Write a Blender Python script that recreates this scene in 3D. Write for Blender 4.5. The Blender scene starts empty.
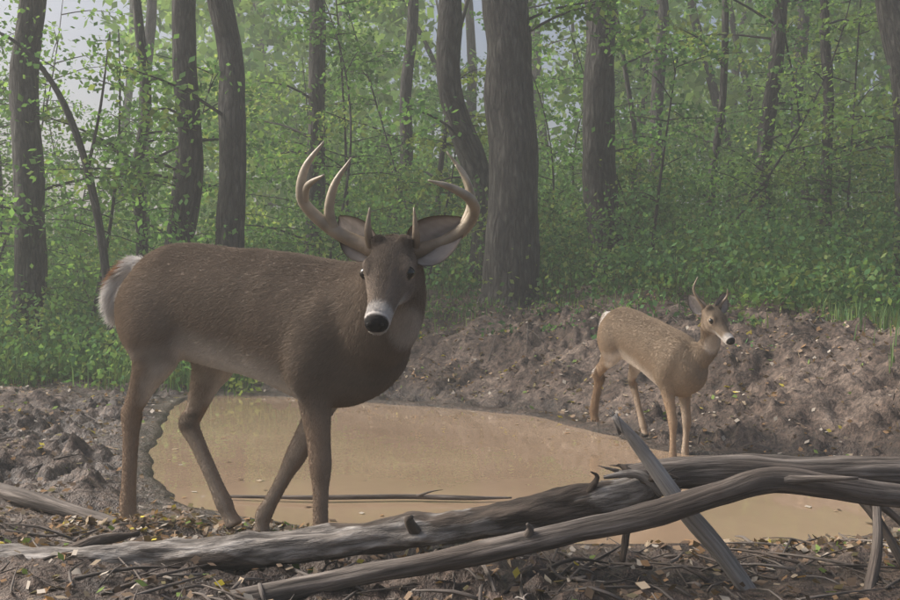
import bpy, math, numpy as np
from mathutils import Vector, Matrix
rng=np.random.default_rng(7)
sc=bpy.context.scene
def nrm(v):
    v=np.asarray(v,float); return v/(np.linalg.norm(v,axis=-1,keepdims=True)+1e-12)
def ss(a,b,x):
    t=np.clip((x-a)/(b-a),0,1); return t*t*(3-2*t)
def vnoise(p,seed=0):
    p=np.asarray(p,float); i=np.floor(p).astype(np.int64); f=p-i; f=f*f*(3-2*f)
    def h(a,b,c):
        n=(a*73856093)^(b*19349663)^(c*83492791)^(seed*2654435)
        n=(n^(n>>13))*1274126177; n=n&0x7fffffff; n=(n^(n>>16))&0xffff
        return n/65535.0
    r=0
    for dx in(0,1):
        for dy in(0,1):
            for dz in(0,1):
                w=(f[:,0] if dx else 1-f[:,0])*(f[:,1] if dy else 1-f[:,1])*(f[:,2] if dz else 1-f[:,2])
                r=r+w*h(i[:,0]+dx,i[:,1]+dy,i[:,2]+dz)
    return r*2-1
def fbm(p,o=4,seed=0):
    r=0;a=1.0;s=0;p=np.asarray(p,float)
    for k in range(o):
        r=r+a*vnoise(p*(2.03**k)+k*17.3,seed+k);s+=a;a*=.5
    return r/s
# ---------- mesh accumulator
class MB:
    def __init__(s): s.v=[];s.f=[];s.m=[];s.c=[];s.t=[];s.n=0
    def add(s,v,faces,mat=0,col=None,tc=None):
        v=np.asarray(v,float);n=len(v)
        for F in faces:
            F=np.asarray(F)
            if len(F): s.f.append(F+s.n);s.m.append(np.full(len(F),mat))
        s.v.append(v);s.n+=n
        if col is None: col=np.ones((n,3))*.5
        col=np.broadcast_to(np.asarray(col,float),(n,3))
        s.c.append(col);s.t.append(v if tc is None else tc)
    def mesh(s,name,smooth=True):
        me=bpy.data.meshes.new(name)
        v=np.concatenate(s.v);me.vertices.add(len(v));me.vertices.foreach_set('co',v.ravel())
        lo=np.concatenate([F.ravel() for F in s.f]);tot=np.concatenate([np.full(len(F),F.shape[1]) for F in s.f])
        st=np.concatenate([[0],np.cumsum(tot)[:-1]])
        me.loops.add(len(lo));me.loops.foreach_set('vertex_index',lo.astype(np.int32))
        me.polygons.add(len(tot));me.polygons.foreach_set('loop_start',st.astype(np.int32));me.polygons.foreach_set('loop_total',tot.astype(np.int32))
        me.polygons.foreach_set('material_index',np.concatenate(s.m).astype(np.int32))
        me.polygons.foreach_set('use_smooth',np.full(len(tot),smooth))
        me.update(calc_edges=True)
        a=me.color_attributes.new('Col','FLOAT_COLOR','POINT')
        c=np.concatenate(s.c);a.data.foreach_set('color',np.hstack([c,np.ones((len(c),1))]).ravel())
        a=me.attributes.new('tc','FLOAT_VECTOR','POINT');a.data.foreach_set('vector',np.concatenate(s.t).ravel())
        return me
    def obj(s,name,mats,smooth=True,parent=None):
        o=bpy.data.objects.new(name,s.mesh(name,smooth));sc.collection.objects.link(o)
        for m in mats:o.data.materials.append(m)
        if parent: par(o,parent)
        return o
def par(o,p):
    o.parent=p;o.matrix_parent_inverse=Matrix.Translation(p.location).inverted()
def empty(name,loc):
    e=bpy.data.objects.new(name,None);e.location=loc;e.empty_display_size=.2;sc.collection.objects.link(e);return e
def cr(P,sub):
    P=np.asarray(P,float);Q=np.vstack([2*P[0]-P[1],P,2*P[-1]-P[-2]]);out=[]
    for i in range(len(P)-1):
        a,b,c,d=Q[i:i+4]
        for k in range(sub):
            t=k/sub;out.append(.5*((2*b)+(c-a)*t+(2*a-5*b+4*c-d)*t*t+(-a+3*b-3*c+d)*t**3))
    out.append(P[-1]);return np.array(out)
def tube(pts,rad,n=12,sub=4,side=None,rough=0,rs=3.,seed=0,egg=0):
    pts=np.asarray(pts,float);rad=np.asarray(rad,float)
    if rad.ndim==1: rad=np.stack([rad,rad],1)
    P=cr(pts,sub);R=np.maximum(cr(rad,sub),1e-4)
    T=nrm(np.gradient(P,axis=0));m=len(P)
    S=np.zeros((m,3))
    if side is None:
        r=np.array([0,0,1.]) if abs(T[0,2])<.8 else np.array([1.,0,0])
        s0=nrm(np.cross(T[0],r))
        for i in range(m):
            s0=nrm(s0-T[i]*(s0@T[i]));S[i]=s0
    else:
        side=np.asarray(side,float)
        for i in range(m): S[i]=nrm(side-T[i]*(side@T[i]))
    U=np.cross(T,S);U=np.where((U[:,2:3]<0)&(side is not None),-U,U) if side is not None and abs(T[m//2,2])<.6 else U
    th=np.arange(n)/n*2*np.pi;L=np.concatenate([[0],np.cumsum(np.linalg.norm(np.diff(P,axis=0),axis=1))])
    c=np.cos(th)[None,:,None];s=np.sin(th)[None,:,None]
    ca=c*(1+egg*s)
    off=S[:,None]*R[:,0][:,None,None]*ca+U[:,None]*R[:,1][:,None,None]*s
    tcs=np.stack([np.broadcast_to(np.cos(th)[None]*R[:,:1],(m,n)),np.broadcast_to(np.sin(th)[None]*R[:,:1],(m,n)),np.broadcast_to(L[:,None],(m,n))],-1)+seed*3.7
    if rough:
        nz=fbm(tcs.reshape(-1,3)*np.array([rs*3,rs*3,rs]),3,seed).reshape(m,n,1);off=off*(1+rough*nz)
    V=(P[:,None]+off).reshape(-1,3)
    i=np.arange(m-1)[:,None]*n;j=np.arange(n)[None];k=(j+1)%n
    F=np.stack([i+j,i+k,i+n+k,i+n+j],-1).reshape(-1,4)
    V=np.vstack([V,P[0],P[-1]]);b=m*n
    j=np.arange(n);k=(j+1)%n
    T1=np.stack([k,j,np.full(n,b)],1);T2=np.stack([(m-1)*n+j,(m-1)*n+k,np.full(n,b+1)],1)
    tc=np.vstack([tcs.reshape(-1,3),[0,0,0],[0,0,L[-1]]])
    return V,[F,T1,T2],tc
def leaves(C,size,col,up=.5,elong=1.0,R=rng):
    N=len(C);nv=nrm(R.normal(size=(N,3))+np.array([0,0,up*2]))
    a=nrm(np.cross(nv,R.normal(size=(N,3))));b=np.cross(nv,a);s=np.asarray(size).reshape(-1,1)*np.ones((N,1))
    V=np.stack([C-a*s*.5*elong,C+b*s*.36-nv*s*.06,C+a*s*.55*elong-nv*s*.12,C-b*s*.36-nv*s*.06],1).reshape(-1,3)
    F=np.arange(N*4).reshape(-1,4)
    return V,[F],np.repeat(col,4,axis=0)
def bladesf(B,h,w,col,bend=.5,R=rng):
    N=len(B);th=R.uniform(0,2*np.pi,N);d=np.stack([np.cos(th),np.sin(th),np.zeros(N)],1);ph=R.uniform(0,2*np.pi,N)
    q=np.stack([np.cos(ph),np.sin(ph),np.zeros(N)],1);h=h[:,None];up=np.array([0,0,1.]);w=w[:,None]
    bl=R.uniform(.1,1,N)[:,None]*bend
    V=np.stack([B-q*w,B+q*w,B+q*w*.8+up*h*.55+d*h*.18*bl,B-q*w*.8+up*h*.55+d*h*.18*bl,B+up*h*(1-.25*bl)+d*h*.65*bl],1).reshape(-1,3)
    i=np.arange(N)[:,None]*5
    return V,[i+np.array([0,1,2,3]),i+np.array([3,2,4])],np.repeat(col,5,axis=0)
# ---------- materials
def newmat(name):
    m=bpy.data.materials.new(name);m.use_nodes=True;nt=m.node_tree;nt.nodes.clear()
    out=nt.nodes.new('ShaderNodeOutputMaterial');return m,nt,out
def N(nt,t,**k):
    n=nt.nodes.new(t)
    for a,b in k.items():
        if a in n.inputs.keys(): n.inputs[a].default_value=b
        else: setattr(n,a,b)
    return n
def ramp(nt,fac,stops):
    r=nt.nodes.new('ShaderNodeValToRGB');e=r.color_ramp.elements
    while len(e)<len(stops): e.new(.5)
    for q,(p,c) in zip(e,stops): q.position=p;q.color=(*c,1)
    nt.links.new(fac,r.inputs[0]);return r
def mapped(nt,src,scale):
    mp=N(nt,'ShaderNodeMapping');mp.inputs['Scale'].default_value=scale;nt.links.new(src,mp.inputs['Vector']);return mp.outputs[0]
def leafmat(name,tr=.42):
    m,nt,out=newmat(name);L=nt.links.new
    at=N(nt,'ShaderNodeAttribute',attribute_name='Col')
    d=N(nt,'ShaderNodeBsdfDiffuse');t=N(nt,'ShaderNodeBsdfTranslucent')
    br=N(nt,'ShaderNodeMixRGB',blend_type='MULTIPLY',Fac=1.);br.inputs[2].default_value=(1.5,1.5,.85,1)
    L(at.outputs[0],br.inputs[1]);L(at.outputs[0],d.inputs[0]);L(br.outputs[0],t.inputs[0])
    a=N(nt,'ShaderNodeMixShader',Fac=tr);L(d.outputs[0],a.inputs[1]);L(t.outputs[0],a.inputs[2])
    L(a.outputs[0],out.inputs[0]);return m
def barkmat(name,c1,c2,c3,patch=False,bump=.6,sc_=(14,14,2.5),vs=.75,vsc=1.8,bd=.02,pt=(.47,.51)):
    m,nt,out=newmat(name);L=nt.links.new
    at=N(nt,'ShaderNodeAttribute',attribute_name='tc')
    v=mapped(nt,at.outputs['Vector'],sc_)
    n1=N(nt,'ShaderNodeTexNoise',Scale=1.6,Detail=5.,Roughness=.65);L(v,n1.inputs['Vector'])
    vo=N(nt,'ShaderNodeTexVoronoi',feature='DISTANCE_TO_EDGE',Scale=vsc)
    wv=N(nt,'ShaderNodeMixRGB',blend_type='ADD',Fac=.8);L(v,wv.inputs[1]);L(n1.outputs['Color'],wv.inputs[2]);L(wv.outputs[0],vo.inputs['Vector'])
    n2=N(nt,'ShaderNodeTexNoise',Scale=2.2,Detail=4.);L(mapped(nt,at.outputs['Vector'],(3,3,1.2)),n2.inputs['Vector'])
    r=ramp(nt,n1.outputs[0],[(.3,c1),(.5,c2),(.68,c3)])
    col=r.outputs[0]
    if patch:
        r2=ramp(nt,n2.outputs[0],[(pt[0],(0,0,0)),(pt[1],(1,1,1))])
        mx=N(nt,'ShaderNodeMixRGB',blend_type='MIX');mx.inputs[2].default_value=(*patch,1)
        L(r2.outputs[0],mx.inputs[0]);L(col,mx.inputs[1]);
        mm=N(nt,'ShaderNodeMixRGB',blend_type='MULTIPLY',Fac=.7);L(mx.outputs[0],mm.inputs[1]);L(ramp(nt,n1.outputs[0],[(.3,(.4,.4,.4)),(.65,(1.3,1.3,1.3))]).outputs[0],mm.inputs[2]);col=mm.outputs[0]
    mul=N(nt,'ShaderNodeMixRGB',blend_type='MULTIPLY',Fac=vs);L(col,mul.inputs[1]);L(ramp(nt,vo.outputs[0],[(0,(.25,.25,.25)),(.25,(1,1,1))]).outputs[0],mul.inputs[2])
    big=N(nt,'ShaderNodeMixRGB',blend_type='MULTIPLY',Fac=.8);L(mul.outputs[0],big.inputs[1]);L(ramp(nt,n2.outputs[0],[(.35,(.6,.57,.55)),(.6,(1.15,1.15,1.15))]).outputs[0],big.inputs[2])
    p=N(nt,'ShaderNodeBsdfPrincipled',Roughness=.85);L(big.outputs[0],p.inputs['Base Color'])
    ad=N(nt,'ShaderNodeMath',operation='ADD');L(n1.outputs[0],ad.inputs[0]);L(vo.outputs[0],ad.inputs[1])
    bp=N(nt,'ShaderNodeBump',Strength=bump,Distance=bd);L(ad.outputs[0],bp.inputs['Height']);L(bp.outputs[0],p.inputs['Normal'])
    L(p.outputs[0],out.inputs[0]);return m
def colmat(name,rough=.8,bump=0,spec=.3,bs=60):
    m,nt,out=newmat(name);L=nt.links.new
    at=N(nt,'ShaderNodeAttribute',attribute_name='Col')
    p=N(nt,'ShaderNodeBsdfPrincipled',Roughness=rough);p.inputs['Specular IOR Level'].default_value=spec
    L(at.outputs[0],p.inputs['Base Color'])
    if bump:
        g=N(nt,'ShaderNodeNewGeometry');n=N(nt,'ShaderNodeTexNoise',Scale=bs,Detail=3.);L(g.outputs['Position'],n.inputs['Vector'])
        b=N(nt,'ShaderNodeBump',Strength=bump,Distance=.004);L(n.outputs[0],b.inputs['Height']);L(b.outputs[0],p.inputs['Normal'])
    L(p.outputs[0],out.inputs[0]);return m
M_leaf=leafmat('leaf');M_litter=leafmat('dry_leaf',.15);M_grass=leafmat('grass_blade',.35)
M_bark=barkmat('bark',(.03,.027,.025),(.065,.06,.054),(.13,.122,.11),bump=1.,sc_=(10,10,2.0),vs=.9,bd=.05)
M_log=barkmat('weathered_log',(.16,.135,.115),(.34,.31,.28),(.52,.49,.46),patch=(.10,.075,.058),bump=.8,sc_=(26,26,5),vs=.55,vsc=1.2,pt=(.48,.515))
M_wood=barkmat('bare_wood',(.10,.08,.066),(.195,.165,.142),(.30,.265,.235),patch=(.12,.095,.078),bump=.5,sc_=(34,34,2.2),vs=.5,vsc=1.3,pt=(.5,.6))
M_pale=barkmat('bleached_wood',(.22,.2,.18),(.36,.335,.31),(.48,.455,.43),bump=.5,sc_=(40,40,2.),vs=.45,vsc=1.3)
M_skin=colmat('deer_coat',.85,.4,.15,220);M_ant=colmat('antler_bone',.45,.5,.4,90);M_eye=colmat('deer_eye',.08,0,.6)
M_fur,nt,out=newmat('deer_fur');at=N(nt,'ShaderNodeAttribute',attribute_name='Col');d=N(nt,'ShaderNodeBsdfDiffuse');nt.links.new(at.outputs[0],d.inputs[0]);nt.links.new(d.outputs[0],out.inputs[0])
M_nose=colmat('deer_nose',.35,.8,.5,400)
# ---------- terrain
pond=np.array([(-1.94,8.9),(-.42,8.1),(.54,7.4),(.95,6.5),(1.30,5.6),(1.78,5.25),(2.0,4.5),(1.6,3.6),(.87,3.42),(.39,3.45),(-.18,3.52),(-.78,3.8),(-1.2,4.25),(-1.55,5.0),(-1.95,6.5),(-2.3,8.3)])
pq=[]
Q=np.vstack([pond[-1:],pond,pond[:2]])
for i in range(len(pond)):
    a,b,c,d=Q[i:i+4]
    for k in range(4):
        t=k/4;pq.append(.5*((2*b)+(c-a)*t+(2*a-5*b+4*c-d)*t*t+(-a+3*b-3*c+d)*t**3))
pq=np.array(pq)
def psd0(x,y):
    p=np.stack([x,y],1);best=np.full(len(p),1e9);ins=np.zeros(len(p),bool)
    for i in range(len(pq)):
        a=pq[i];b=pq[(i+1)%len(pq)];e=b-a;w=p-a
        t=np.clip((w@e)/(e@e),0,1);best=np.minimum(best,np.hypot(*(w-t[:,None]*e).T))
        c=(a[1]<=p[:,1])!=(b[1]<=p[:,1])
        with np.errstate(divide='ignore',invalid='ignore'): xi=a[0]+(p[:,1]-a[1])/(b[1]-a[1]+1e-12)*e[0]
        ins^=c&(p[:,0]<xi)
    return np.where(ins,-best,best)
_gx=np.arange(-16,16.01,.07);_gy=np.arange(-2,26.01,.07);_X,_Y=np.meshgrid(_gx,_gy);_D=psd0(_X.ravel(),_Y.ravel()).reshape(_X.shape)
def psd(x,y):
    x=np.asarray(x,float);y=np.asarray(y,float)
    u=np.clip((x+16)/.07,0,len(_gx)-1.001);v=np.clip((y+2)/.07,0,len(_gy)-1.001);i=u.astype(int);j=v.astype(int);fu=u-i;fv=v-j
    return (_D[j,i]*(1-fu)+_D[j,i+1]*fu)*(1-fv)+(_D[j+1,i]*(1-fu)+_D[j+1,i+1]*fu)*fv
def H(x,y):
    x=np.atleast_1d(np.asarray(x,float));y=np.atleast_1d(np.asarray(y,float))
    z0=np.zeros_like(x);P=np.stack([x,y,z0],1)
    sd=psd(x,y)+.10*fbm(P*2.2,3,3)
    W=np.maximum(ss(-2.4,-.7,x)*ss(4.5,6.5,y),ss(1.5,2.8,x)*ss(3.4,5.4,y))
    wob=.7*fbm(P*.6,3,9)
    h=.02+W*.95*(.45*ss(0,1.5+wob,sd)+.55*ss(.6,3.8+wob,sd))*(1-.42*ss(2.2,5,x)*(1-ss(8.5,12,y)))+(1-W)*ss(0,1.3,sd)*.07+.5*ss(10,24,y)+1.2*ss(24,70,y)
    h=h-.2*ss(.0,-.5,sd)-.04*ss(.03,-.05,sd)
    near=ss(.0,.35,sd)
    mud=ss(14,9,y)
    fb=fbm(P*np.array([2.5,2.5,1]),4,21)
    mid=fbm(P*4.2+.35*fbm(P*9,2,5)[:,None],4,61)
    q=P+.05*np.stack([fbm(P*7,2,91),fbm(P*7,2,92),z0],1)
    clod=np.abs(fbm(q*8,4,33))
    lump=np.maximum(fbm(q*15,3,41),0)
    rut=fbm(P*5,2,55)
    wild=.5+1.1*ss(-.2,.35,fbm(P*1.1,2,71))
    h=h+near*(fb*.05*(1+1.5*W)+mid*.09*W*mud+mud*((clod-.2)*.09*wild+lump*.055*wild+rut*.025)*(.65+.35*ss(3.2,4,y)))
    h=h+.03*ss(1.2,1.8,-x)*ss(2.5,3,y)*ss(9,6,y)*near*fbm(P*1.2,2,77)*2
    return h
def axis(lo,a,b,hi,st,g):
    m=list(np.arange(a,b,st));s=st;v=b
    while v<hi: m.append(v);s*=g;v+=s
    m.append(hi);s=st;v=a-st;l=[]
    while v>lo: l.append(v);s*=g;v-=s
    l.append(lo);return np.array(l[::-1]+m)
gx=axis(-90,-4.2,4.8,90,.025,1.09);gy=axis(-40,2.2,10.8,140,.028,1.07)
X,Y=np.meshgrid(gx,gy);Z=H(X.ravel(),Y.ravel())
V=np.stack([X.ravel(),Y.ravel(),Z],1);nx=len(gx);ny=len(gy)
i=(np.arange(ny-1)[:,None]*nx+np.arange(nx-1)[None]).ravel()
mb=MB();mb.add(V,[np.stack([i,i+1,i+nx+1,i+nx],1)])
m,nt,out=newmat('mud');L=nt.links.new
g=N(nt,'ShaderNodeNewGeometry')
n1=N(nt,'ShaderNodeTexNoise',Scale=1.7,Detail=6.,Roughness=.7);n2=N(nt,'ShaderNodeTexNoise',Scale=26.,Detail=4.,Roughness=.7)
for q in(n1,n2):L(g.outputs['Position'],q.inputs['Vector'])
r1=ramp(nt,n1.outputs[0],[(.38,(.044,.029,.021)),(.5,(.090,.063,.048)),(.64,(.18,.138,.110))])
mu=N(nt,'ShaderNodeMixRGB',blend_type='MULTIPLY',Fac=.95);L(r1.outputs[0],mu.inputs[1]);L(ramp(nt,n2.outputs[0],[(.34,(.3,.28,.27)),(.52,(1,1,1)),(.70,(2.,1.95,1.9))]).outputs[0],mu.inputs[2])
sx=N(nt,'ShaderNodeSeparateXYZ');L(g.outputs['Position'],sx.inputs[0])
wet=N(nt,'ShaderNodeMapRange');wet.inputs[1].default_value=.0;wet.inputs[2].default_value=.14;wet.inputs[3].default_value=1;wet.inputs[4].default_value=0;L(sx.outputs['Z'],wet.inputs[0])
mw=N(nt,'ShaderNodeMixRGB',blend_type='MULTIPLY');mw.inputs[2].default_value=(.55,.51,.48,1);L(wet.outputs[0],mw.inputs[0]);L(mu.outputs[0],mw.inputs[1])
p=N(nt,'ShaderNodeBsdfPrincipled');L(mw.outputs[0],p.inputs['Base Color'])
ro=N(nt,'ShaderNodeMapRange');ro.inputs[3].default_value=.85;ro.inputs[4].default_value=.32;L(wet.outputs[0],ro.inputs[0]);L(ro.outputs[0],p.inputs['Roughness'])
bp=N(nt,'ShaderNodeBump',Strength=1.,Distance=.035);L(n2.outputs[0],bp.inputs['Height']);L(bp.outputs[0],p.inputs['Normal']);L(p.outputs[0],out.inputs[0])
mb.obj('ground',[m])
# water
cen=pq.mean(0);ex=cen+(pq-cen)*1.0+nrm(pq-cen)*.35
mb=MB();k=len(ex);mb.add(np.vstack([np.c_[ex,np.zeros(k)],[*cen,0]]),[np.stack([np.arange(k)[::-1],(np.arange(k)[::-1]-1)%k,np.full(k,k)],1)])
m,nt,out=newmat('muddy_water');L=nt.links.new
g=N(nt,'ShaderNodeNewGeometry');n1=N(nt,'ShaderNodeTexNoise',Scale=5.,Detail=3.);L(mapped(nt,g.outputs['Position'],(1,.55,1)),n1.inputs['Vector'])
n2=N(nt,'ShaderNodeTexNoise',Scale=.9,Detail=4.);L(g.outputs['Position'],n2.inputs['Vector'])
p=N(nt,'ShaderNodeBsdfPrincipled',Roughness=.0);p.inputs['IOR'].default_value=1.7
L(ramp(nt,n2.outputs[0],[(.3,(.27,.19,.125)),(.7,(.36,.26,.175))]).outputs[0],p.inputs['Base Color'])
bp=N(nt,'ShaderNodeBump',Strength=.14,Distance=.02);L(n1.outputs[0],bp.inputs['Height']);L(bp.outputs[0],p.inputs['Normal']);L(p.outputs[0],out.inputs[0])
w=mb.obj('pond_water',[m],False)
# ---------- deer
def build_deer(name,O,yaw,s,zb,slope,legs,neck,poll,hdir,hs,antlers,ears,tail,nhair,greyc,voxel,hr,dz=0):
    O=np.array(O,float);f=np.array([math.cos(yaw),math.sin(yaw),0]);l=np.array([-math.sin(yaw),math.cos(yaw),0])
    def W(p):
        p=np.asarray(p,float);x=p[...,0]*s;return O+x[...,None]*f+(p[...,1]*s)[...,None]*l+(p[...,2]*s+zb+slope*x)[...,None]*np.array([0,0,1.])
    def Lc(P):
        r=P-O;x=r@f;y=r@l;return np.stack([x/s,y/s,(r[:,2]-zb-slope*x)/s],1)
    e=empty(name,tuple(O))
    B=MB()
    T=[(-.615,.945,.05,.05),(-.585,.91,.12,.10),(-.49,.89,.19,.15),(-.36,.878,.212,.172),(-.2,.855,.218,.175),(0,.825,.226,.182),(.15,.795,.24,.185),(.3,.762,.247,.178),(.42,.76,.215,.155),(.51,.77,.15,.11),(.56,.78,.07,.06)]
    P=[W((a,0,b)) for a,b,_,_ in T];R=[(d*s,c*s) for _,_,c,d in T]
    v,F,tc=tube(P,R,28,4,side=l,egg=.06);B.add(v,F)
    for y in(-1,1):
        v,F,tc=tube([W((.38,y*.05,.95)),W((.34,y*.108,.82)),W((.29,y*.122,.68)),W((.25,y*.105,.58))],np.array([(.05,.08),(.085,.12),(.08,.10),(.05,.06)])*s,16,3,side=l);B.add(v,F)
        v,F,tc=tube([W((-.44,y*.05,1.0)),W((-.44,y*.10,.88)),W((-.40,y*.125,.75)),W((-.37,y*.115,.66))],np.array([(.05,.1),(.09,.16),(.085,.14),(.05,.08)])*s,16,3,side=l);B.add(v,F)
    for kind,pts in legs:
        if kind=='F': r=[(.062,.085),(.05,.062),(.033,.043),(.034,.038),(.024,.028),(.023,.027),(.029,.032),(.023,.027),(.03,.036)]
        else: r=[(.085,.13),(.07,.105),(.047,.066),(.028,.040),(.033,.045),(.025,.032),(.024,.029),(.029,.033),(.024,.028),(.03,.037)]
        v,F,tc=tube([W(q) for q in pts],np.array(r)*s,14,4,side=l);B.add(v,F)
    v,F,tc=tube([a if isinstance(a,np.ndarray) else W(a) for a,_ in neck],np.array([r for _,r in neck])*s,24,5,side=np.array([.9,.3,0]));B.add(v,F)
    poll=np.array(poll);h=nrm(hdir);sd=nrm(np.cross([0,0,1.],h)) ;sd=-sd if sd[0]<0 else sd;u=nrm(np.cross(sd,h));u=u if u[2]>0 else -u
    hp=lambda t,up,si=0:poll+hs*(h*t+u*up+sd*si)
    T=[(-.05,-.01,.045,.045),(-.02,0,.062,.06),(.03,.002,.07,.066),(.08,-.002,.07,.069),(.12,-.006,.06,.058),(.16,-.01,.049,.046),(.21,-.014,.04,.037),(.25,-.014,.037,.035),(.28,-.012,.034,.035),(.297,-.010,.024,.026),(.302,-.01,.012,.013)]
    v,F,tc=tube([hp(a,b) for a,b,_,_ in T],np.array([(d,c) for *_,c,d in T])*hs,22,4,side=sd,egg=.08);B.add(v,F)
    for q in(-1,1): # brow ridges / cheeks
        v,F,tc=tube([hp(.045,.035,q*.038),hp(.085,.038,q*.052),hp(.12,.02,q*.042)],np.array([.016,.021,.014])*hs,10,3);B.add(v,F)
        v,F,tc=tube([hp(.03,-.03,q*.03),hp(.09,-.038,q*.035),(hp(.15,-.03,q*.022))],np.array([.03,.035,.022])*hs,10,3);B.add(v,F)
        v,F,tc=tube([hp(.0,.045,q*.035),hp(-.01,.075,q*.045)],np.array([.024,.019])*hs,10,3);B.add(v,F)
    v,F,tc=tube([W(q) for q,_ in tail],np.array([r for _,r in tail])*s,14,4,side=l);B.add(v,F)
    me=B.mesh('tmp');ob=bpy.data.objects.new('tmp',me);sc.collection.objects.link(ob)
    md=ob.modifiers.new('r','REMESH');md.mode='VOXEL';md.voxel_size=voxel
    md=ob.modifiers.new('s','SMOOTH');md.factor=.5;md.iterations=5
    dg=bpy.context.evaluated_depsgraph_get();me2=bpy.data.meshes.new_from_object(ob.evaluated_get(dg));bpy.data.objects.remove(ob)
    nv=len(me2.vertices);co=np.zeros(nv*3);me2.vertices.foreach_get('co',co);co=co.reshape(-1,3)
    ne=len(me2.edges);ed=np.zeros(ne*2,np.int32);me2.edges.foreach_get('vertices',ed);ed=ed.reshape(-1,2)
    lc=Lc(co);wt=(ss(.50,.60,lc[:,2])*ss(.60,.5,lc[:,0])*ss(-.64,-.58,lc[:,0]))[:,None]
    dh=np.linalg.norm(co-poll,axis=1)/hs;wt=wt*ss(.14,.24,dh)[:,None]
    cnt=np.bincount(ed.ravel(),minlength=nv)[:,None]
    for it in range(36):
        acc=np.zeros_like(co)
        for ax_ in range(3):
            acc[:,ax_]=np.bincount(ed[:,0],co[ed[:,1],ax_],nv)+np.bincount(ed[:,1],co[ed[:,0],ax_],nv)
        co=co+wt*.6*(acc/cnt-co)
    me2.vertices.foreach_set('co',co.ravel());me2.update()
    no=np.zeros(nv*3);me2.vertices.foreach_get('normal',no);no=no.reshape(-1,3)
    co=co+no*(wt*.008*s*fbm(lc*np.array([7,7,3.5]),2,12)[:,None]);me2.vertices.foreach_set('co',co.ravel());me2.update()
    tmpn=np.zeros(nv*3);me2.vertices.foreach_get('normal',tmpn);no=tmpn.reshape(-1,3)
    eyes=[hp(.094,.020,q*.0615) for q in(-1,1)]
    def headc(P):
        r=(P-poll)/hs;return r@h,r@u,r@sd
    def color(P,Nn):
        c=Lc(P);x,y,z=c.T;n=fbm(P*np.array([9,9,9]),3,5)[:,None];n2=fbm(P*60,2,8)[:,None]
        g=np.array(greyc);C=g[None]*(1+.16*n+.05*n2)
        nz=.03*n[:,0]
        def mix(col,mk):
            nonlocal C
            mk=np.clip(mk,0,1)[:,None];C=C*(1-mk)+np.array(col)[None]*(1+.1*n+.1*n2)*mk
        mix(g*np.array([.70,.66,.63]),ss(.94,1.08,z+.05*ss(.1,.4,x))*.6)
        mix(g*np.array([1.22,1.12,1.0]),ss(-.35,-.55,x)*.5)
        mix(g*np.array([1.22,1.15,1.08]),ss(.92,.62,z)*ss(.3,.1,x)*.7)
        mix(g*1.2*np.array([1.1,.97,.86]),ss(.62,.42,z)*.75)
        belly=ss(-.2,-.75,Nn[:,2])*ss(.46,.52,z)*ss(.3,.2,x)*ss(-.5,-.44,x)
        mix((.76,.71,.65),belly*.95)
        mix((.74,.69,.62),ss(.69,.635,z+nz)*ss(.55,.60,z)*ss(.02,-.10,x)*ss(-.42,-.32,x)*.8)
        mix((.48,.42,.35),ss(.5,.9,-(Nn@l)*np.sign(y))*ss(.66,.6,z)*.5)
        mix((.06,.045,.035),ss(.05,.02,np.abs(z-.42))*(x<-.3)*ss(0,1,-(Nn@l)*np.sign(y))*.6)
        mix((.72,.69,.65),ss(-.54,-.60,x)*ss(.62,.75,z)*ss(.10,.05,np.abs(y))*(x>-.64))
        tl=(x<-.625)&(z>.5)
        mix((.80,.78,.75),tl*1.*np.clip(ss(.35,-.1,Nn[:,2])*ss(1.0,.95,z)+ss(.95,.9,z),0,1))
        mix((.36,.22,.13),tl*ss(-.1,.4,Nn[:,2])*ss(.9,.96,z))
        mix((.02,.018,.016),ss(.05,.035,z-dz))
        t,up,si=headc(P);hr_=np.sqrt(up**2+si**2);hm=(t>-.03)&(hr_<.12)&(t<.35)
        hm=hm*1.
        mix(g*np.array([1.0,1.0,1.02]),hm*ss(-.03,.04,t))
        mix(g*.5,hm*ss(.01,.045,up)*ss(.17,.06,t)*.75)
        mix(g*.45,hm*ss(.012,.03,up-.02+t*.09)*ss(.02,.012,np.abs(si))*ss(.05,.15,t)*ss(.26,.22,t)*.5)
        for E in eyes:
            d=np.linalg.norm(P-E,axis=1)/hs;mix(g*1.6,hm*ss(.038,.028,d)*.6);mix((.03,.025,.02),ss(.0235,.020,d))
        mix((.50,.47,.44),hm*ss(.215,.25,t+.3*nz)*ss(.285,.27,t))
        mix((.58,.55,.51),hm*ss(-.015,-.032,up)*ss(.11,.18,t)*.85)
        thr=P-(poll+np.array([.04,.0,-.205])*hs);mix((.7,.66,.61),ss(.10,.05,np.sqrt((thr[:,0]/.8)**2+(thr[:,2]/1.0)**2+(thr[:,1]*.3)**2)/hs)*(t<.12)*.7)
        mix((.018,.016,.016),hm*ss(.272,.28,t)*ss(-.032,-.024,up))
        return np.clip(C,0.004,.9)
    col=color(co,no)
    a=me2.color_attributes.new('Col','FLOAT_COLOR','POINT');a.data.foreach_set('color',np.hstack([col,np.ones((nv,1))]).ravel())
    me2.polygons.foreach_set('use_smooth',np.ones(len(me2.polygons),bool))
    bo=bpy.data.objects.new('body',me2);sc.collection.objects.link(bo);me2.materials.clear();me2.materials.append(M_skin);par(bo,e)
    for k,E in enumerate(eyes):
        b=MB()
        th=np.linspace(0,np.pi,10);pts=[E+u*(-math.cos(a)*.0185*hs) for a in th];v,F,tc=tube(pts,np.sin(th)*.0195*hs+1e-4,16,2)
        b.add(v,F,col=(.012,.009,.007));b.obj('eye_%d'%(k+1),[M_eye],parent=e)
    b=MB()
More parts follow.
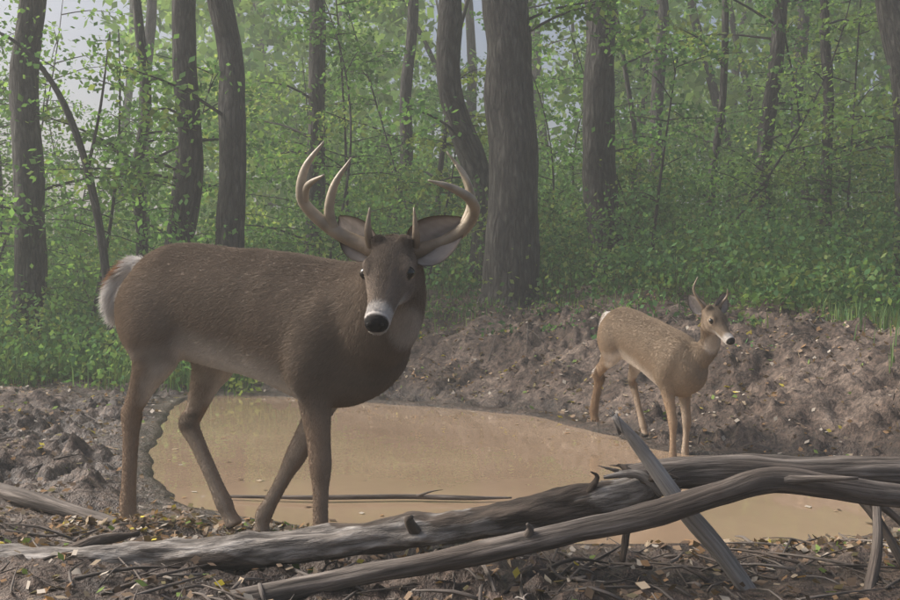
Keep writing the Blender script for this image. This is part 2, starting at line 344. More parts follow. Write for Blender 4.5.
    for q in(-1,1):
        v,F,tc=tube([hp(.286,.006,q*.012),hp(.294,-.002,q*.019),hp(.288,-.012,q*.023)],np.array([.003,.0055,.003])*hs,8,3);b.add(v,F,col=(.004,.004,.004))
    v,F,tc=tube([hp(.27,-.027,-.026),hp(.295,-.030,0),hp(.27,-.027,.026)],np.array([.0016,.0022,.0016])*hs,6,4);b.add(v,F,col=(.01,.008,.007))
    b.obj('nostrils_and_mouth',[M_nose],parent=e)
    for k,(base,ax,nn,Ln,Wd) in enumerate(ears):
        base=np.array(base,float);ax=nrm(ax);nn=np.array(nn,float);nn=nrm(nn-ax*(nn@ax));sdv=np.cross(ax,nn)
        U,Vv=np.meshgrid(np.linspace(0,1,18),np.linspace(-1,1,13),indexing='ij')
        w=Wd*(np.sin(np.pi*np.clip(U,0,1)**.75)**.75*(1-.15*U)+.30*(1-U))
        w[-1]=.001
        p_=base+ax*(Ln*U)[...,None]+sdv*(w*np.sin(Vv*1.25)*1.0)[...,None]+nn*((1-np.cos(Vv*1.25))*w*.9+.02*Ln*U*U)[...,None]
        i=(np.arange(17)[:,None]*13+np.arange(12)[None]).ravel()
        edge=ss(.72,.98,np.abs(Vv))+ss(.85,1,U)
        cin=np.array([.36,.32,.29])[None,None]*(1-.35*(np.abs(Vv)<.25))[...,None];ce=np.array([.09,.07,.055])
        cc=cin*(1-np.clip(edge,0,1)[...,None])+ce*np.clip(edge,0,1)[...,None]
        cc=cc*(1+.25*vnoise(p_.reshape(-1,3)*120,3).reshape(18,13,1))
        b=MB();fq=np.stack([i,i+1,i+14,i+13],1)
        b.add(p_.reshape(-1,3),[fq],col=cc.reshape(-1,3))
        b.add((p_-nn*.004*hs).reshape(-1,3),[fq[:,::-1]],col=np.array(greyc)*.8)
        b.obj('ear_%d'%(k+1),[M_skin],parent=e)
    b=MB()
    for pts,r in antlers:
        P_=np.array([poll+np.array([q[0],-q[2],q[1]]) for q in pts]);rr=np.interp(np.linspace(0,1,len(pts)),np.linspace(0,1,len(r)),r)
        v,F,tc=tube(P_,rr,12,6,rough=.14,rs=12,seed=3)
        hgt=np.linalg.norm(v-poll,axis=1)
        tt=np.clip((hgt-.05)/.28,0,1)[:,None]
        cc=(np.array([.19,.14,.095])*(1-tt)+np.array([.46,.40,.31])*tt)*(1+.35*fbm(v*40,2,4)[:,None])
        b.add(v,F,col=cc)
    b.obj('antlers',[M_ant],parent=e)
    # fur
    me2.calc_loop_triangles();nt_=len(me2.loop_triangles);tv=np.zeros(nt_*3,np.int32);me2.loop_triangles.foreach_get('vertices',tv);tv=tv.reshape(-1,3)
    A=co[tv];ar=np.linalg.norm(np.cross(A[:,1]-A[:,0],A[:,2]-A[:,0]),axis=1)
    R=np.random.default_rng(3);ctr=A.mean(1);wt=ar*np.where(np.linalg.norm((ctr-hp(.12,0))/hs,axis=1)<.22,2.5,1.)
    idx=R.choice(nt_,nhair,p=wt/wt.sum());r1=np.sqrt(R.random(nhair));r2=R.random(nhair);bc=np.stack([1-r1,r1*(1-r2),r1*r2],1)
    P0=(co[tv[idx]]*bc[...,None]).sum(1);N0=nrm((no[tv[idx]]*bc[...,None]).sum(1))
    cH=color(P0,N0);lc=Lc(P0);t,up,si=headc(P0);ish=(t>-.04)&(np.hypot(up,si)<.12)&(t<.35)
    bald=ish&(t>.268)&(up>-.03)
    for E in eyes: bald|=np.linalg.norm(P0-E,axis=1)<.024*hs
    bald|=lc[:,2]-dz<.045
    keep=~bald;P0=P0[keep];N0=N0[keep];cH=cH[keep];lc=lc[keep];ish=ish[keep];up=up[keep]
    n=len(P0)
    flow=-f[None]*1.0+np.array([0,0,-.55])[None]+np.zeros((n,3))
    nk=ss(.35,.6,lc[:,0])[:,None];flow=flow*(1-nk)+nk*(np.array([0,0,-1.])-.3*f)
    lg=ss(.66,.5,lc[:,2])[:,None];flow=flow*(1-lg)+lg*np.array([0,0,-1.])
    flow=np.where(ish[:,None],-h[None],flow)
    flow=nrm(flow-N0*(flow*N0).sum(1)[:,None]);flow=nrm(flow+.14*R.normal(size=(n,3)))
    flow=nrm(flow-N0*np.minimum((flow*N0).sum(1),0)[:,None])
    ln=np.where(ish,.009*hs,.018*s);ln=ln*(1-.6*lg[:,0]);ln=np.where((lc[:,0]<-.6)&~ish,.045*s,ln);ln=ln*R.uniform(.7,1.15,n)
    lift=.22
    p1=P0+(flow*.5+N0*lift*.6)*ln[:,None];p2=P0+(flow*1.0+N0*lift*.9)*ln[:,None]
    pos=np.stack([P0+N0*.0003,p1,p2],1)
    cH=cH*.95*R.uniform(.88,1.12,n)[:,None]
    cv=bpy.data.hair_curves.new('fur');cv.add_curves([3]*n)
    cv.position_data.foreach_set('vector',pos.astype(np.float32).ravel())
    ra=cv.attributes.get('radius') or cv.attributes.new('radius','FLOAT','POINT')
    ra.data.foreach_set('value',np.tile(np.array([1,.8,.15])*hr,n).astype(np.float32))
    ca=cv.attributes.new('Col','FLOAT_COLOR','CURVE');ca.data.foreach_set('color',np.hstack([cH,np.ones((n,1))]).astype(np.float32).ravel())
    fo=bpy.data.objects.new('fur',cv);sc.collection.objects.link(fo);cv.materials.append(M_fur);par(fo,e)
    return e
def fleg(y,el,kn,fe,ho,zf):
    el=np.array(el);kn=np.array(kn);fe=np.array(fe);ho=np.array(ho)
    pts=[(el[0]+.02,y*1.05,el[1]+.1),(el[0],y,el[1]),tuple(),(kn[0],y*.9,kn[1]),(),(),(fe[0],y*.9,fe[1]),(),(ho[0],y*.9,zf+.012)]
    g=lambda a,b,t,yy:((a[0]*(1-t)+b[0]*t),yy,(a[1]*(1-t)+b[1]*t))
    pts[2]=g(el,kn,.6,y*.93);pts[4]=g(kn,fe,.3,y*.9);pts[5]=g(kn,fe,.75,y*.9);pts[7]=g(fe,(ho[0],zf+.012),.5,y*.9)
    return ('F',pts)
def hleg(y,st,hk,fe,ho,zf,yf=None):
    yf=y if yf is None else yf
    g=lambda a,b,t,yy:((a[0]*(1-t)+b[0]*t),yy,(a[1]*(1-t)+b[1]*t))
    H0=(st[0]-.07,st[1]+.14)
    pts=[(H0[0],y,H0[1]),(st[0],y*1.1,st[1]),g(st,hk,.4,y*1.05),g(st,hk,.85,y),(hk[0],yf,hk[1]),g(hk,fe,.25,yf),g(hk,fe,.75,yf),(fe[0],yf,fe[1]),g(fe,(ho,zf+.012),.5,yf),(ho,yf,zf+.012)]
    return ('H',pts)
buck_legs=[
 hleg(-.105,(-.40,.70),(-.545,.455),(-.565,.11),-.535,.02,-.095),
 hleg(.105,(-.33,.68),(-.44,.41),(-.265,.12),-.215,.03,.09),
 fleg(-.095,(.285,.56),(.30,.33),(.30,.08),(.325,.0),-.025),
 fleg(.09,(.22,.58),(.07,.32),(-.07,.10),(-.085,.02),.02)]
poll=np.array([-.165,2.84,1.0])
neck=[((.26,0,.80),(.15,.20)),((.40,-.01,.81),(.145,.20)),((.52,-.07,.84),(.128,.17)),((.60,-.13,.90),(.105,.132)),(poll+np.array([.0,.02,-.02]),(.075,.085)),(poll+np.array([-.003,-.05,-.04]),(.05,.05))]
an=[([(-.045,.02,0),(-.12,.055,-.03),(-.185,.09,-.03),(-.240,.135,-.01),(-.268,.185,.03),(-.252,.26,.06),(-.195,.335,.08)],[.026,.022,.020,.019,.016,.012,.002]),
 ([(-.18,.087,-.03),(-.192,.145,-.01),(-.172,.22,.01),(-.122,.295,.03)],[.018,.015,.011,.002]),
 ([(-.26,.17,.02),(-.245,.21,.06),(-.19,.235,.11)],[.013,.010,.002]),
 ([(-.065,.03,0),(-.074,.08,.03),(-.068,.15,.035)],[.015,.011,.002]),
 ([(.045,.02,0),(.115,.04,-.03),(.175,.068,-.02),(.220,.105,.01),(.236,.145,.05),(.216,.172,.1),(.165,.195,.15),(.105,.21,.18)],[.026,.022,.020,.019,.017,.015,.011,.002]),
 ([(.21,.1,.0),(.228,.165,.01),(.208,.24,.03),(.155,.31,.05)],[.017,.014,.010,.002]),
 ([(.225,.155,.07),(.218,.21,.09),(.18,.265,.1)],[.012,.009,.002]),
 ([(.062,.03,0),(.066,.07,.03),(.06,.15,.035)],[.015,.011,.002])]
ears=[(poll+np.array([.05,.01,.005]),(.82,.10,.56),(.25,-1,.35),.205,.066),(poll+np.array([-.05,.01,.015]),(-.62,.35,.62),(-.55,-.8,.1),.18,.055)]
tail=[((-.56,0,1.0),(.05,.04)),((-.63,0,1.0),(.055,.035)),((-.69,-.005,.95),(.06,.035)),((-.72,-.01,.87),(.05,.03)),((-.725,-.01,.80),(.015,.012))]
build_deer('white_tailed_deer',(-.652,3.4,0),math.radians(-28),1.0,0,0,buck_legs,neck,poll,(-.13,-.76,-.62),1.0,an,ears,tail,240000,(.262,.215,.172),.0075,.00062)
legs2=[
 hleg(-.10,(-.42,.70),(-.68,.42),(-.76,.12),-.75,.0,-.05),
 hleg(.10,(-.34,.68),(-.44,.42),(-.31,.11),-.27,.0,.13),
 fleg(-.11,(.30,.56),(.345,.32),(.345,.08),(.37,.0),-.03),
 fleg(.06,(.29,.56),(.33,.32),(.31,.08),(.335,.0),-.03)]
poll2=np.array([1.405,5.20,.80])
neck2=[((.30,0,.80),(.12,.15)),((.42,.0,.83),(.11,.14)),((.52,.03,.90),(.085,.105)),((.585,.06,1.0),(.07,.085)),(poll2+np.array([0,.01,-.02]),(.06,.07)),(poll2+np.array([.01,-.04,-.035]),(.045,.045))]
an2=[([(-.03,.03,0),(-.065,.08,0),(-.095,.14,.01),(-.078,.205,.03)],[.010,.008,.006,.002]),([(.03,.03,0),(.06,.065,0),(.085,.10,.01),(.082,.14,.03)],[.010,.008,.006,.002])]
ears2=[(poll2+np.array([.03,.01,.01]),(.45,.25,.85),(.35,-1,0),.13,.04),(poll2+np.array([-.035,.01,.01]),(-.55,.3,.75),(-.3,-1,0),.13,.04)]
tail2=[((-.56,0,1.0),(.045,.035)),((-.62,0,.97),(.045,.03)),((-.65,0,.90),(.045,.03)),((-.655,0,.80),(.04,.025)),((-.65,0,.74),(.012,.01))]
build_deer('white_tailed_deer',(1.2,5.67,0),math.radians(-62.6),.72,.0,-.18,legs2,neck2,poll2,(.30,-.72,-.6),.76,an2,ears2,tail2,90000,(.285,.225,.165),.006,.00075)
# ---------- logs
def log(name,pts,rad,mat,n=18,sub=8,rough=.25,rs=4,seed=1,extra=(),splint=None):
    b=MB();v,F,tc=tube(pts,rad,n,sub,rough=rough,rs=rs,seed=seed);b.add(v,F,tc=tc)
    for p_,r_ in extra:
        v,F,tc=tube(p_,r_,10,5,rough=rough,rs=rs*2,seed=seed+1);b.add(v,F,tc=tc)
    if splint is not None:
        R=np.random.default_rng(seed);o,d,r=np.array(splint[0],float),nrm(splint[1]),splint[2]
        for k in range(14):
            q=o+R.normal(size=3)*r*.45;Ln=R.uniform(.02,.08)*min(1,r/.03);dd=nrm(d+R.normal(size=3)*.15)
            v,F,tc=tube([q-dd*.05,q,q+dd*Ln],[r*.22,r*.18,.0008],6,2,rough=.2,rs=20,seed=k);b.add(v,F,tc=tc)
    return b.obj(name,[mat])
log('fallen_log',[(-2.2,3.1,.08),(-1.37,2.93,.085),(-1.05,2.9,.095),(-.72,2.88,.115),(-.36,2.88,.155),(0,2.88,.20),(.32,2.87,.26),(.54,2.86,.305),(.60,2.86,.325)],[.05,.05,.052,.056,.05,.05,.053,.05,.035],M_log,n=32,sub=20,rough=.5,rs=8,seed=2,splint=((.60,2.86,.325),(1,-.1,.35),.045),
  extra=[([(-.1,2.86,.19),(-.12,2.82,.235),(-.11,2.81,.25)],[.02,.014,.006]),([(.5,2.87,.30),(.52,2.84,.22),(.50,2.80,.12)],[.02,.014,.008]),([(.57,2.86,.32),(.53,2.87,.37),(.5,2.88,.39)],[.02,.014,.003]),([(-1.2,2.9,.09),(-1.1,2.98,.13),(-1.0,3.1,.13)],[.03,.02,.01]),
   ([(.55,2.84,.34),(.62,2.80,.37),(.66,2.78,.365)],[.014,.010,.003]),([(.40,2.85,.30),(.43,2.82,.36),(.41,2.81,.38)],[.012,.008,.002])])
log('fallen_log',[(.52,2.93,.33),(.60,2.93,.345),(.85,2.94,.36),(1.1,2.96,.345),(1.4,2.99,.34),(1.9,3.05,.34),(2.6,3.1,.30)],[.030,.042,.05,.048,.055,.058,.06],M_wood,n=28,sub=16,rough=.32,rs=5,seed=5,splint=((.52,2.93,.33),(-1,0,.1),.04),extra=[([(1.2,2.95,.34),(1.27,2.9,.24),(1.33,2.86,.12),(1.36,2.85,.02)],[.02,.014,.012,.008]),([(1.25,2.93,.30),(1.36,2.88,.2),(1.42,2.84,.06)],[.012,.009,.004])])
log('fallen_branch',[(-.95,2.62,.0),(-.70,2.63,.04),(-.3,2.65,.11),(.05,2.66,.175),(.31,2.66,.235),(.55,2.67,.285),(.75,2.68,.34),(.88,2.69,.375),(1.06,2.70,.36),(1.28,2.74,.325),(1.9,2.8,.27)],[.03,.032,.030,.035,.031,.034,.034,.038,.033,.032,.03],M_wood,n=24,sub=14,rough=.36,rs=5,seed=9,extra=[([(.88,2.69,.37),(.95,2.66,.385),(1.1,2.6,.40)],[.022,.014,.003]),([(.2,2.66,.21),(.22,2.64,.25),(.21,2.63,.27)],[.014,.01,.004])])
log('leaning_stick',[(.475,2.80,.545),(.56,2.79,.44),(.67,2.775,.28),(.78,2.765,.15),(.90,2.76,-.02)],[.010,.024,.027,.027,.024],M_pale,rough=.3,seed=13,splint=((.478,2.80,.54),(-.5,0,.8),.009))
log('broken_stick',[(.45,2.83,.36),(.55,2.82,.37),(.62,2.83,.31)],[.006,.014,.012],M_log,seed=15)
log('fallen_branch',[(-2.3,4.3,.12),(-1.82,3.9,.11),(-1.5,3.68,.09),(-1.2,3.5,.06),(-1.08,3.42,.03)],[.035,.033,.03,.026,.014],M_wood,seed=17)
log('floating_stick',[(-1.0,4.25,.015),(-.6,4.2,.02),(-.2,4.22,.02),(.1,4.2,.018),(.27,4.22,.015)],[.006,.010,.011,.010,.005],M_wood,n=8,seed=19,extra=[([(-.15,4.22,.02),(-.08,4.18,.05),(-.03,4.17,.06)],[.006,.004,.001])])
log('fallen_branch',[(-.75,2.95,.02),(-.45,2.8,.03),(-.1,2.7,.04),(.3,2.62,.03)],[.02,.025,.02,.012],M_log,seed=21)
log('broken_stick',[(1.28,2.9,.30),(1.24,2.8,.17),(1.17,2.7,.04),(1.15,2.65,-.02)],[.012,.016,.018,.016],M_wood,n=10,seed=23)
b=MB();R=np.random.default_rng(5)
for k in range(560):
    if k<360: x=R.uniform(-2,2.4);y=R.uniform(2.3,3.5)
    else: x=R.uniform(-4,4.5);y=R.uniform(3.5,10)
    if psd(np.array([x]),np.array([y]))[0]<.02: continue
    a=R.uniform(0,np.pi);Ln=R.uniform(.05,.32);r=R.uniform(.002,.006);z=H(x,y)[0]+r
    d=np.array([math.cos(a),math.sin(a),0])*Ln/2;z1=H(x-d[0],y-d[1])[0];z2=H(x+d[0],y+d[1])[0]
    c=np.array([x,y,max(z,(z1+z2)/2)+.008]);pts=[np.array([x-d[0],y-d[1],z1+r]),c+R.normal(size=3)*.01,np.array([x+d[0],y+d[1],z2+r+R.uniform(0,.03)])]
    v,F,tc=tube(pts,[r,r,r*.4],6,2,seed=k%30);b.add(v,F,tc=tc)
b.obj('scattered_twigs',[M_wood])
R=np.random.default_rng(9);n=42000
x=np.concatenate([R.uniform(-2.2,2.5,n//3),R.uniform(-6,7,n-n//3)]);y=np.concatenate([R.uniform(2.2,4,n//3),R.uniform(3.5,13,n-n//3)])
sd=psd(x,y);k=(sd>.05)&(R.random(n)<.22+.78*ss(-.1,.3,vnoise(np.c_[x,y,x*0]*1.7,4))+.4*ss(.8,2.2,sd));x,y=x[k],y[k];n=len(x)
pal=np.array([(.18,.13,.095),(.30,.22,.155),(.13,.095,.07),(.42,.34,.25),(.33,.21,.12),(.46,.41,.35)])
c=pal[R.integers(0,6,n)]*R.uniform(.7,1.15,(n,1));ye=R.random(n)<.022;c[ye]=np.array([(.66,.56,.12)])*R.uniform(.7,1.1,(ye.sum(),1));gr=R.random(n)<.04;c[gr]=(.18,.25,.08)
C=np.c_[x,y,H(x,y)+R.uniform(.004,.02,n)];sz=R.uniform(.018,.042,n)*(1+.35*ss(5,8,y));sz[ye]*=1.3
v,F,cc=leaves(C,sz,c,1.0,R=R);b=MB();b.add(v,F,col=cc);b.obj('leaf_litter',[M_litter],False)
R=np.random.default_rng(19);x=R.uniform(-2,2,300);y=R.uniform(3.4,9,300);sd=psd(x,y);k=(sd<-.02)&(sd>-.5);x,y=x[k],y[k];n=len(x)
th=R.uniform(0,6.28,n);s_=R.uniform(.012,.03,n);dx=np.c_[np.cos(th),np.sin(th)]*s_[:,None];dy=np.c_[-np.sin(th),np.cos(th)]*s_[:,None]*.6
v=np.stack([np.c_[x,y]-dx,np.c_[x,y]+dy,np.c_[x,y]+dx,np.c_[x,y]-dy],1).reshape(-1,2);v=np.c_[v,np.full(len(v),.004)]
b=MB();b.add(v,[np.arange(n*4).reshape(-1,4)],col=np.repeat(pal[R.integers(0,6,n)],4,axis=0));b.obj('floating_leaves',[M_litter],False)
# grass
R=np.random.default_rng(11)
def grassmask(x,y):
    sd=psd(x,y);nz=.9*vnoise(np.c_[x,y,x*0]*1.3,6)
    left=ss(8.2,9.4,y+nz+(x+3)*-.25)*ss(-1.2,-2.0,x+nz*.4)
    bank=ss(1.9,3.2,sd+nz)*ss(-2.2,-1.2,x)*ss(7,8.5,y+.4*nz)
    right=ss(1.5,3.0,sd+nz)*ss(2.4,3.6,x)
    return np.clip(left+bank+right,0,1)
n=110000;x=R.uniform(-13,14,n);y=6+R.random(n)**1.3*11
k=(R.random(n)<grassmask(x,y))&(vnoise(np.c_[x,y,x*0]*2.1,14)>-.35);x,y=x[k],y[k];n=len(x)
hh=R.uniform(.06,.30,n)*(1+.6*vnoise(np.c_[x,y,x*0]*1.2,8))*np.where(x<-1.5,1.15,.6)
gcol=np.array([.12,.20,.09])[None]*R.uniform(.6,1.4,(n,1))+np.array([.08,.05,0])*R.random((n,1))**3
v,F,cc=bladesf(np.c_[x,y,H(x,y)-.02],hh,R.uniform(.003,.007,n)*1.2,gcol,R=R);b=MB();b.add(v,F,col=cc);b.obj('grass',[M_grass],False)
def cloud(C0,per,rad,size,cols,R,flat=.5,up=.6):
    n=len(C0);idx=np.repeat(np.arange(n),per);N_=len(idx)
    off=R.normal(size=(N_,3))*rad[idx][:,None]*np.array([1,1,flat]);tint=R.uniform(.65,1.35,(n,1))[idx]
    ci=cols[R.integers(0,len(cols),n)][idx]*tint*R.uniform(.75,1.25,(N_,1))
    return leaves(C0[idx]+off,R.uniform(.6,1.25,N_)*size,ci,up,R=R)
G1=np.array([(.13,.25,.09),(.15,.275,.10),(.19,.30,.11),(.11,.215,.09),(.24,.31,.11)])
G0=np.array([(.10,.20,.085),(.12,.225,.09),(.16,.26,.10),(.09,.18,.08),(.20,.26,.10)])
n=5600;x=R.uniform(-12,13,n);y=8.2+R.random(n)**1.15*11
k=(R.random(n)<grassmask(x,y)*.95)&(vnoise(np.c_[x,y,x*0]*.8,18)>-.5);x,y=x[k],y[k];n=len(x)
env=(.18+1.0*ss(8.6,12.5,y)+.5*ss(12,18,y))*(1+.5*vnoise(np.c_[x,y,x*0]*.7,28))*np.where(x>2.2,1.2,1.0)
hz=R.random(n)**1.0*env
b=MB();v,F,cc=cloud(np.c_[x,y,H(x,y)+.05+hz],50,R.uniform(.12,.28,n),.065,G0,R,.7,.25);b.add(v,F,col=cc)
st=np.c_[x,y,H(x,y)];v,F,cc=bladesf(st,hz+.15,np.full(n,.005),np.tile([.10,.11,.06],(n,1)),.3,R=R);b.add(v,F,col=cc)
# low sprigs creeping down the bank
x=R.uniform(-1.5,5.5,420);y=R.uniform(5.5,10.5,420);sd=psd(x,y);k=(R.random(420)<ss(1.0,2.4,sd));x,y=x[k],y[k]
v,F,cc=cloud(np.c_[x,y,H(x,y)+.04],16,R.uniform(.04,.11,len(x)),.045,G0,R,.5,.4);b.add(v,F,col=cc)
b.obj('undergrowth',[M_leaf],False)
# ---------- trees
def tree(name,x,y,r,hgt,lean,curve,seed,crown=True,low=0,nb=4):
    R=np.random.default_rng(seed);z0=H(x,y)[0]-.1;K=12
    t=np.linspace(0,1,K);w_=r*.35
    pts=np.c_[x+lean[0]*t*hgt+curve*np.sin(t*np.pi*1.6)+R.normal(size=K)*w_,y+lean[1]*t*hgt+R.normal(size=K)*w_,z0+t*hgt];pts[0,:2]=(x,y)
    rr=r*(1-.72*t);rr[0]*=1.1
    b=MB();
    P=cr(pts,3);Rr=cr(np.c_[rr,rr],3)[:,0]
    P=np.vstack([P[:1],P[:1]+(P[1]-P[0])*.35,P[1:]]);Rr=np.concatenate([[r*1.45],[r*1.12],Rr[1:]])
    v,F,tc=tube(P,Rr,24,4,rough=.2,rs=1.8,seed=seed);b.add(v,F,0,tc=tc)
    cl=[];cr_=[]
    for k in range(nb if crown else 0):
        tt=R.uniform(.55,.97);p0=np.array([np.interp(tt,t,pts[:,q]) for q in range(3)])
        a=R.uniform(0,2*np.pi);Ln=R.uniform(1.2,2.6)*(1.15-tt*.5);d=np.array([math.cos(a),math.sin(a),R.uniform(.2,.8)])
        q=[p0,p0+d*Ln*.4,p0+d*Ln*.75+np.array([0,0,.1]),p0+d*Ln+np.array([0,0,-.05])+R.normal(size=3)*.15]
        r0=r*(1-.72*tt)*.5;v,F,tc=tube(q,[r0,r0*.7,r0*.45,r0*.15],8,3,seed=seed+k);b.add(v,F,0,tc=tc)
        for w in np.linspace(.35,1.05,5): cl.append(q[0]+(q[3]-q[0])*w+R.normal(size=3)*.3);cr_.append(R.uniform(.25,.45))
    for k in range(low):
        tt=R.uniform(.1,.42);p0=np.array([np.interp(tt,t,pts[:,q]) for q in range(3)]);a=R.uniform(0,2*np.pi);Ln=R.uniform(.7,1.6)
        d=np.array([math.cos(a),math.sin(a),R.uniform(.1,.5)]);q=[p0,p0+d*Ln*.5,p0+d*Ln+np.array([0,0,-.15])]
        v,F,tc=tube(q,[.02,.014,.004],6,3,seed=seed+k);b.add(v,F,0,tc=tc)
        for w in(.55,.8,1.): cl.append(q[0]+(q[2]-q[0])*w);cr_.append(R.uniform(.14,.26))
    if cl:
        v,F,cc=cloud(np.array(cl),45,np.array(cr_),.085,G1,R,.5);b.add(v,F,1,col=cc)
    return b.obj(name,[M_bark,M_leaf])
big=[(-4.95,11.2,.19,13,(.005,0),0.06,1),(-3.85,12.0,.085,9,(-.02,0),.08,2),(-2.93,11,.165,13,(-.035,.01),0.06,3),(-2.42,10.7,.175,14,(-.055,0),0.10,4),
 (-1.85,13.5,.15,13,(-.03,0),.08,5),(.42,12.0,.18,14,(-.13,.01),0.09,6),(.68,10.8,.30,16,(-.015,0),0.05,7),(2.2,12.8,.24,14,(-.03,0),-.06,8),
 (4.5,14.0,.13,12,(0.03,0),.1,9),(5.15,13.2,.09,10,(-.02,0),.06,10),(5.45,11.4,.22,14,(-.07,0),.05,11),(3.4,17,.14,13,(.04,0),.1,12),(-.8,16,.12,12,(.05,0),-.1,13),(-6.9,14,.2,13,(.0,0),0,14),(7.6,13,.2,13,(0,0),0,15),(-6.2,19,.15,14,(.04,0),.1,17),(1.5,19,.14,14,(-.05,0),.1,18),(6.9,19,.15,14,(.02,0),-.1,19),
 (-4.6,14.5,.06,9,(.09,0),.25,20),(2.9,15,.05,9,(-.10,0),.2,21),(-.2,14.2,.05,8,(.12,0),-.15,22),(3.75,14.6,.07,10,(.06,0),.2,24)]
for q in big: tree('forest_tree',q[0],q[1],q[2],q[3],q[4],q[5],q[6],low=6)
# arching bare young tree left of the deer
b=MB();v,F,tc=tube([(-3.72,10.6,.1),(-3.78,10.6,1.2),(-3.98,10.6,2.3),(-4.3,10.6,3.15),(-4.75,10.6,3.7),(-5.3,10.6,3.95)],[.05,.045,.04,.032,.022,.01],10,5,rough=.15);b.add(v,F,tc=tc)
v,F,tc=tube([(-3.98,10.6,2.3),(-3.8,10.5,3.0),(-3.7,10.5,3.8)],[.02,.015,.006],8,4);b.add(v,F,tc=tc)
R=np.random.default_rng(2);v,F,cc=cloud(np.array([(-5.1,10.6,3.9),(-4.6,10.6,3.6),(-3.7,10.5,3.7),(-4.9,10.5,4.1)]),60,np.array([.25,.2,.25,.3]),.075,G1,R);b.add(v,F,1,col=cc);b.obj('young_tree',[M_bark,M_leaf])
def sapling(x,y,seed,hgt,lean=None):
    R=np.random.default_rng(seed);z0=H(x,y)[0]-.05;K=7;t=np.linspace(0,1,K);ln=R.normal(size=2)*.15 if lean is None else lean;cv=R.normal()*.3
    pts=np.c_[x+ln[0]*t*hgt+cv*np.sin(t*3.0),y+ln[1]*t*hgt,z0+t*hgt*(1-.1*t)];r=R.uniform(.015,.035)
    b=MB();v,F,tc=tube(pts,r*(1-.8*t),8,3,rough=.1,seed=seed);b.add(v,F,0,tc=tc);C=[];
    for k in range(int(hgt*5.5)):
        tt=R.uniform(.08,1);p0=np.array([np.interp(tt,t,pts[:,q]) for q in range(3)]);a=R.uniform(0,2*np.pi);Ln=R.uniform(.5,1.5)*(1.15-.6*tt)
        d=np.array([math.cos(a),math.sin(a),R.uniform(-.05,.45)]);q=[p0,p0+d*Ln*.5,p0+d*Ln+np.array([0,0,-.12*Ln])]
        v,F,tc=tube(q,[.009,.006,.002],5,2,seed=seed);b.add(v,F,0,tc=tc)
        m_=int(52*Ln)+8;w=R.uniform(.15,1.1,m_)[:,None];C.append(q[0]+(q[2]-q[0])*w+R.normal(size=(m_,3))*np.array([.17,.17,.08])*Ln)
    C=np.vstack(C);base=G1[R.integers(0,5)]*R.uniform(.8,1.2);cc=base*R.uniform(.65,1.4,(len(C),1))
    v,F,cc=leaves(C,R.uniform(.045,.095,len(C)),cc,.45,R=R);b.add(v,F,1,col=cc);b.obj('sapling_tree',[M_bark,M_leaf])
R=np.random.default_rng(23);k=0
for row,(ya,yb,nn) in enumerate([(10.8,13,14),(13,16,19),(16,21,24)]):
    for j in range(nn):
        y=R.uniform(ya,yb);hw=y*.62+1.5;x=-hw+2*hw*(j+R.random())/nn
        if abs(x-.68)<.7 and y<13: continue
        sapling(x,y,100+k,R.uniform(3.2,6.5));k+=1
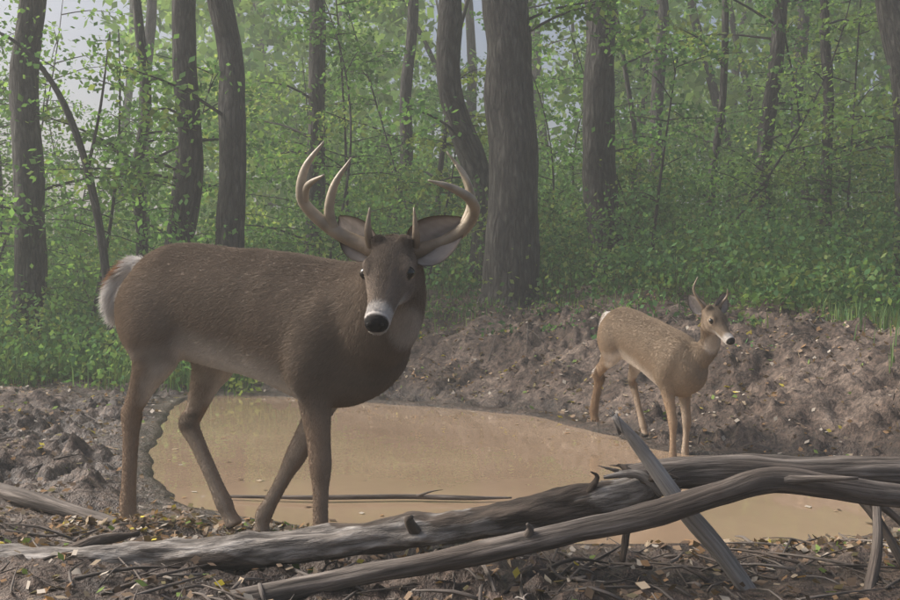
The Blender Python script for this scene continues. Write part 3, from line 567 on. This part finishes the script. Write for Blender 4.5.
# distant forest
R=np.random.default_rng(31);n=4200
y=R.uniform(20,42,n);x=R.uniform(-1,1,n)*(y*.7+3);z=1+R.random(n)**1.0*(y*.46)
gap=fbm(np.c_[x/y*9,z/y*9,x*0+3],3,50);ae=x/y;ez=(z-.9)/y
cl_=ss(.11,.04,np.abs(ae+.39))*ss(.05,.12,ez)*.85
k=((gap>-.26+.12*ss(.18,.32,ez)-.15*ss(.15,.0,np.abs(ae-.08)))|(z<3.2))&(R.random(n)>cl_);x,y,z=x[k],y[k],z[k]
C0=np.c_[x,y,z];G2=np.array([(.19,.31,.13),(.24,.36,.14),(.28,.39,.15),(.17,.28,.13)])  # paler, brighter greens: haze and backlight put into the far leaf colours
b=MB();v,F,cc=cloud(C0,38,R.uniform(.35,.85,len(C0)),.28,G2,R,.6,.1);b.add(v,F,1,col=cc)
for j in range(40):
    yy=R.uniform(20,40);xx=R.uniform(-1,1)*yy*.65;r=R.uniform(.06,.2)
    v,F,tc=tube([(xx,yy,.8),(xx+R.normal()*.3,yy,4),(xx+R.normal()*.8,yy,9),(xx+R.normal()*1.3,yy,15)],[r*1.2,r,r*.7,r*.3],8,3,seed=j);b.add(v,F,0,tc=tc)
b.obj('distant_forest',[M_bark,M_leaf],False)
# morning mist: homogeneous volume filling the clearing and the forest
m,nt,out=newmat('mist');vs_=N(nt,'ShaderNodeVolumeScatter');vs_.inputs['Color'].default_value=(.97,1,.97,1);vs_.inputs['Density'].default_value=.0085;vs_.inputs['Anisotropy'].default_value=.1
nt.links.new(vs_.outputs[0],out.inputs['Volume'])
V=np.array([(x,y,z) for x in(-40,40) for y in(-5,60) for z in(-3,12)],float)
b=MB();b.add(V,[[(0,1,3,2),(4,6,7,5),(0,4,5,1),(2,3,7,6),(0,2,6,4),(1,5,7,3)]]);b.obj('mist',[m],False)
# ---------- light
el=math.radians(42);az=math.radians(-76)
w=bpy.data.worlds.new('World');sc.world=w;w.use_nodes=True;nt=w.node_tree
sky=nt.nodes.new('ShaderNodeTexSky');sky.sky_type='NISHITA';sky.sun_disc=False;sky.sun_elevation=el;sky.sun_rotation=az;sky.air_density=1.0;sky.dust_density=7.0;sky.ozone_density=.5
bg=nt.nodes['Background'];nt.links.new(sky.outputs[0],bg.inputs[0]);bg.inputs[1].default_value=.15
sd_=Vector((math.sin(az)*math.cos(el),math.cos(az)*math.cos(el),math.sin(el)))
ld=bpy.data.lights.new('sun','SUN');ld.energy=5.0;ld.angle=math.radians(30);ld.color=(1,.97,.92)
lo=bpy.data.objects.new('sun',ld);lo.rotation_euler=sd_.to_track_quat('Z','Y').to_euler();lo.location=(0,0,20);sc.collection.objects.link(lo)
cam=bpy.data.cameras.new('camera');cam.lens=38.6;cam.sensor_width=36;cam.clip_end=500;cam.clip_start=.05
co_=bpy.data.objects.new('camera',cam);co_.location=(0,0,.88);co_.rotation_euler=(math.radians(90),0,0);sc.collection.objects.link(co_);sc.camera=co_
sc.view_settings.view_transform='Standard';sc.view_settings.look='None';sc.view_settings.exposure=0
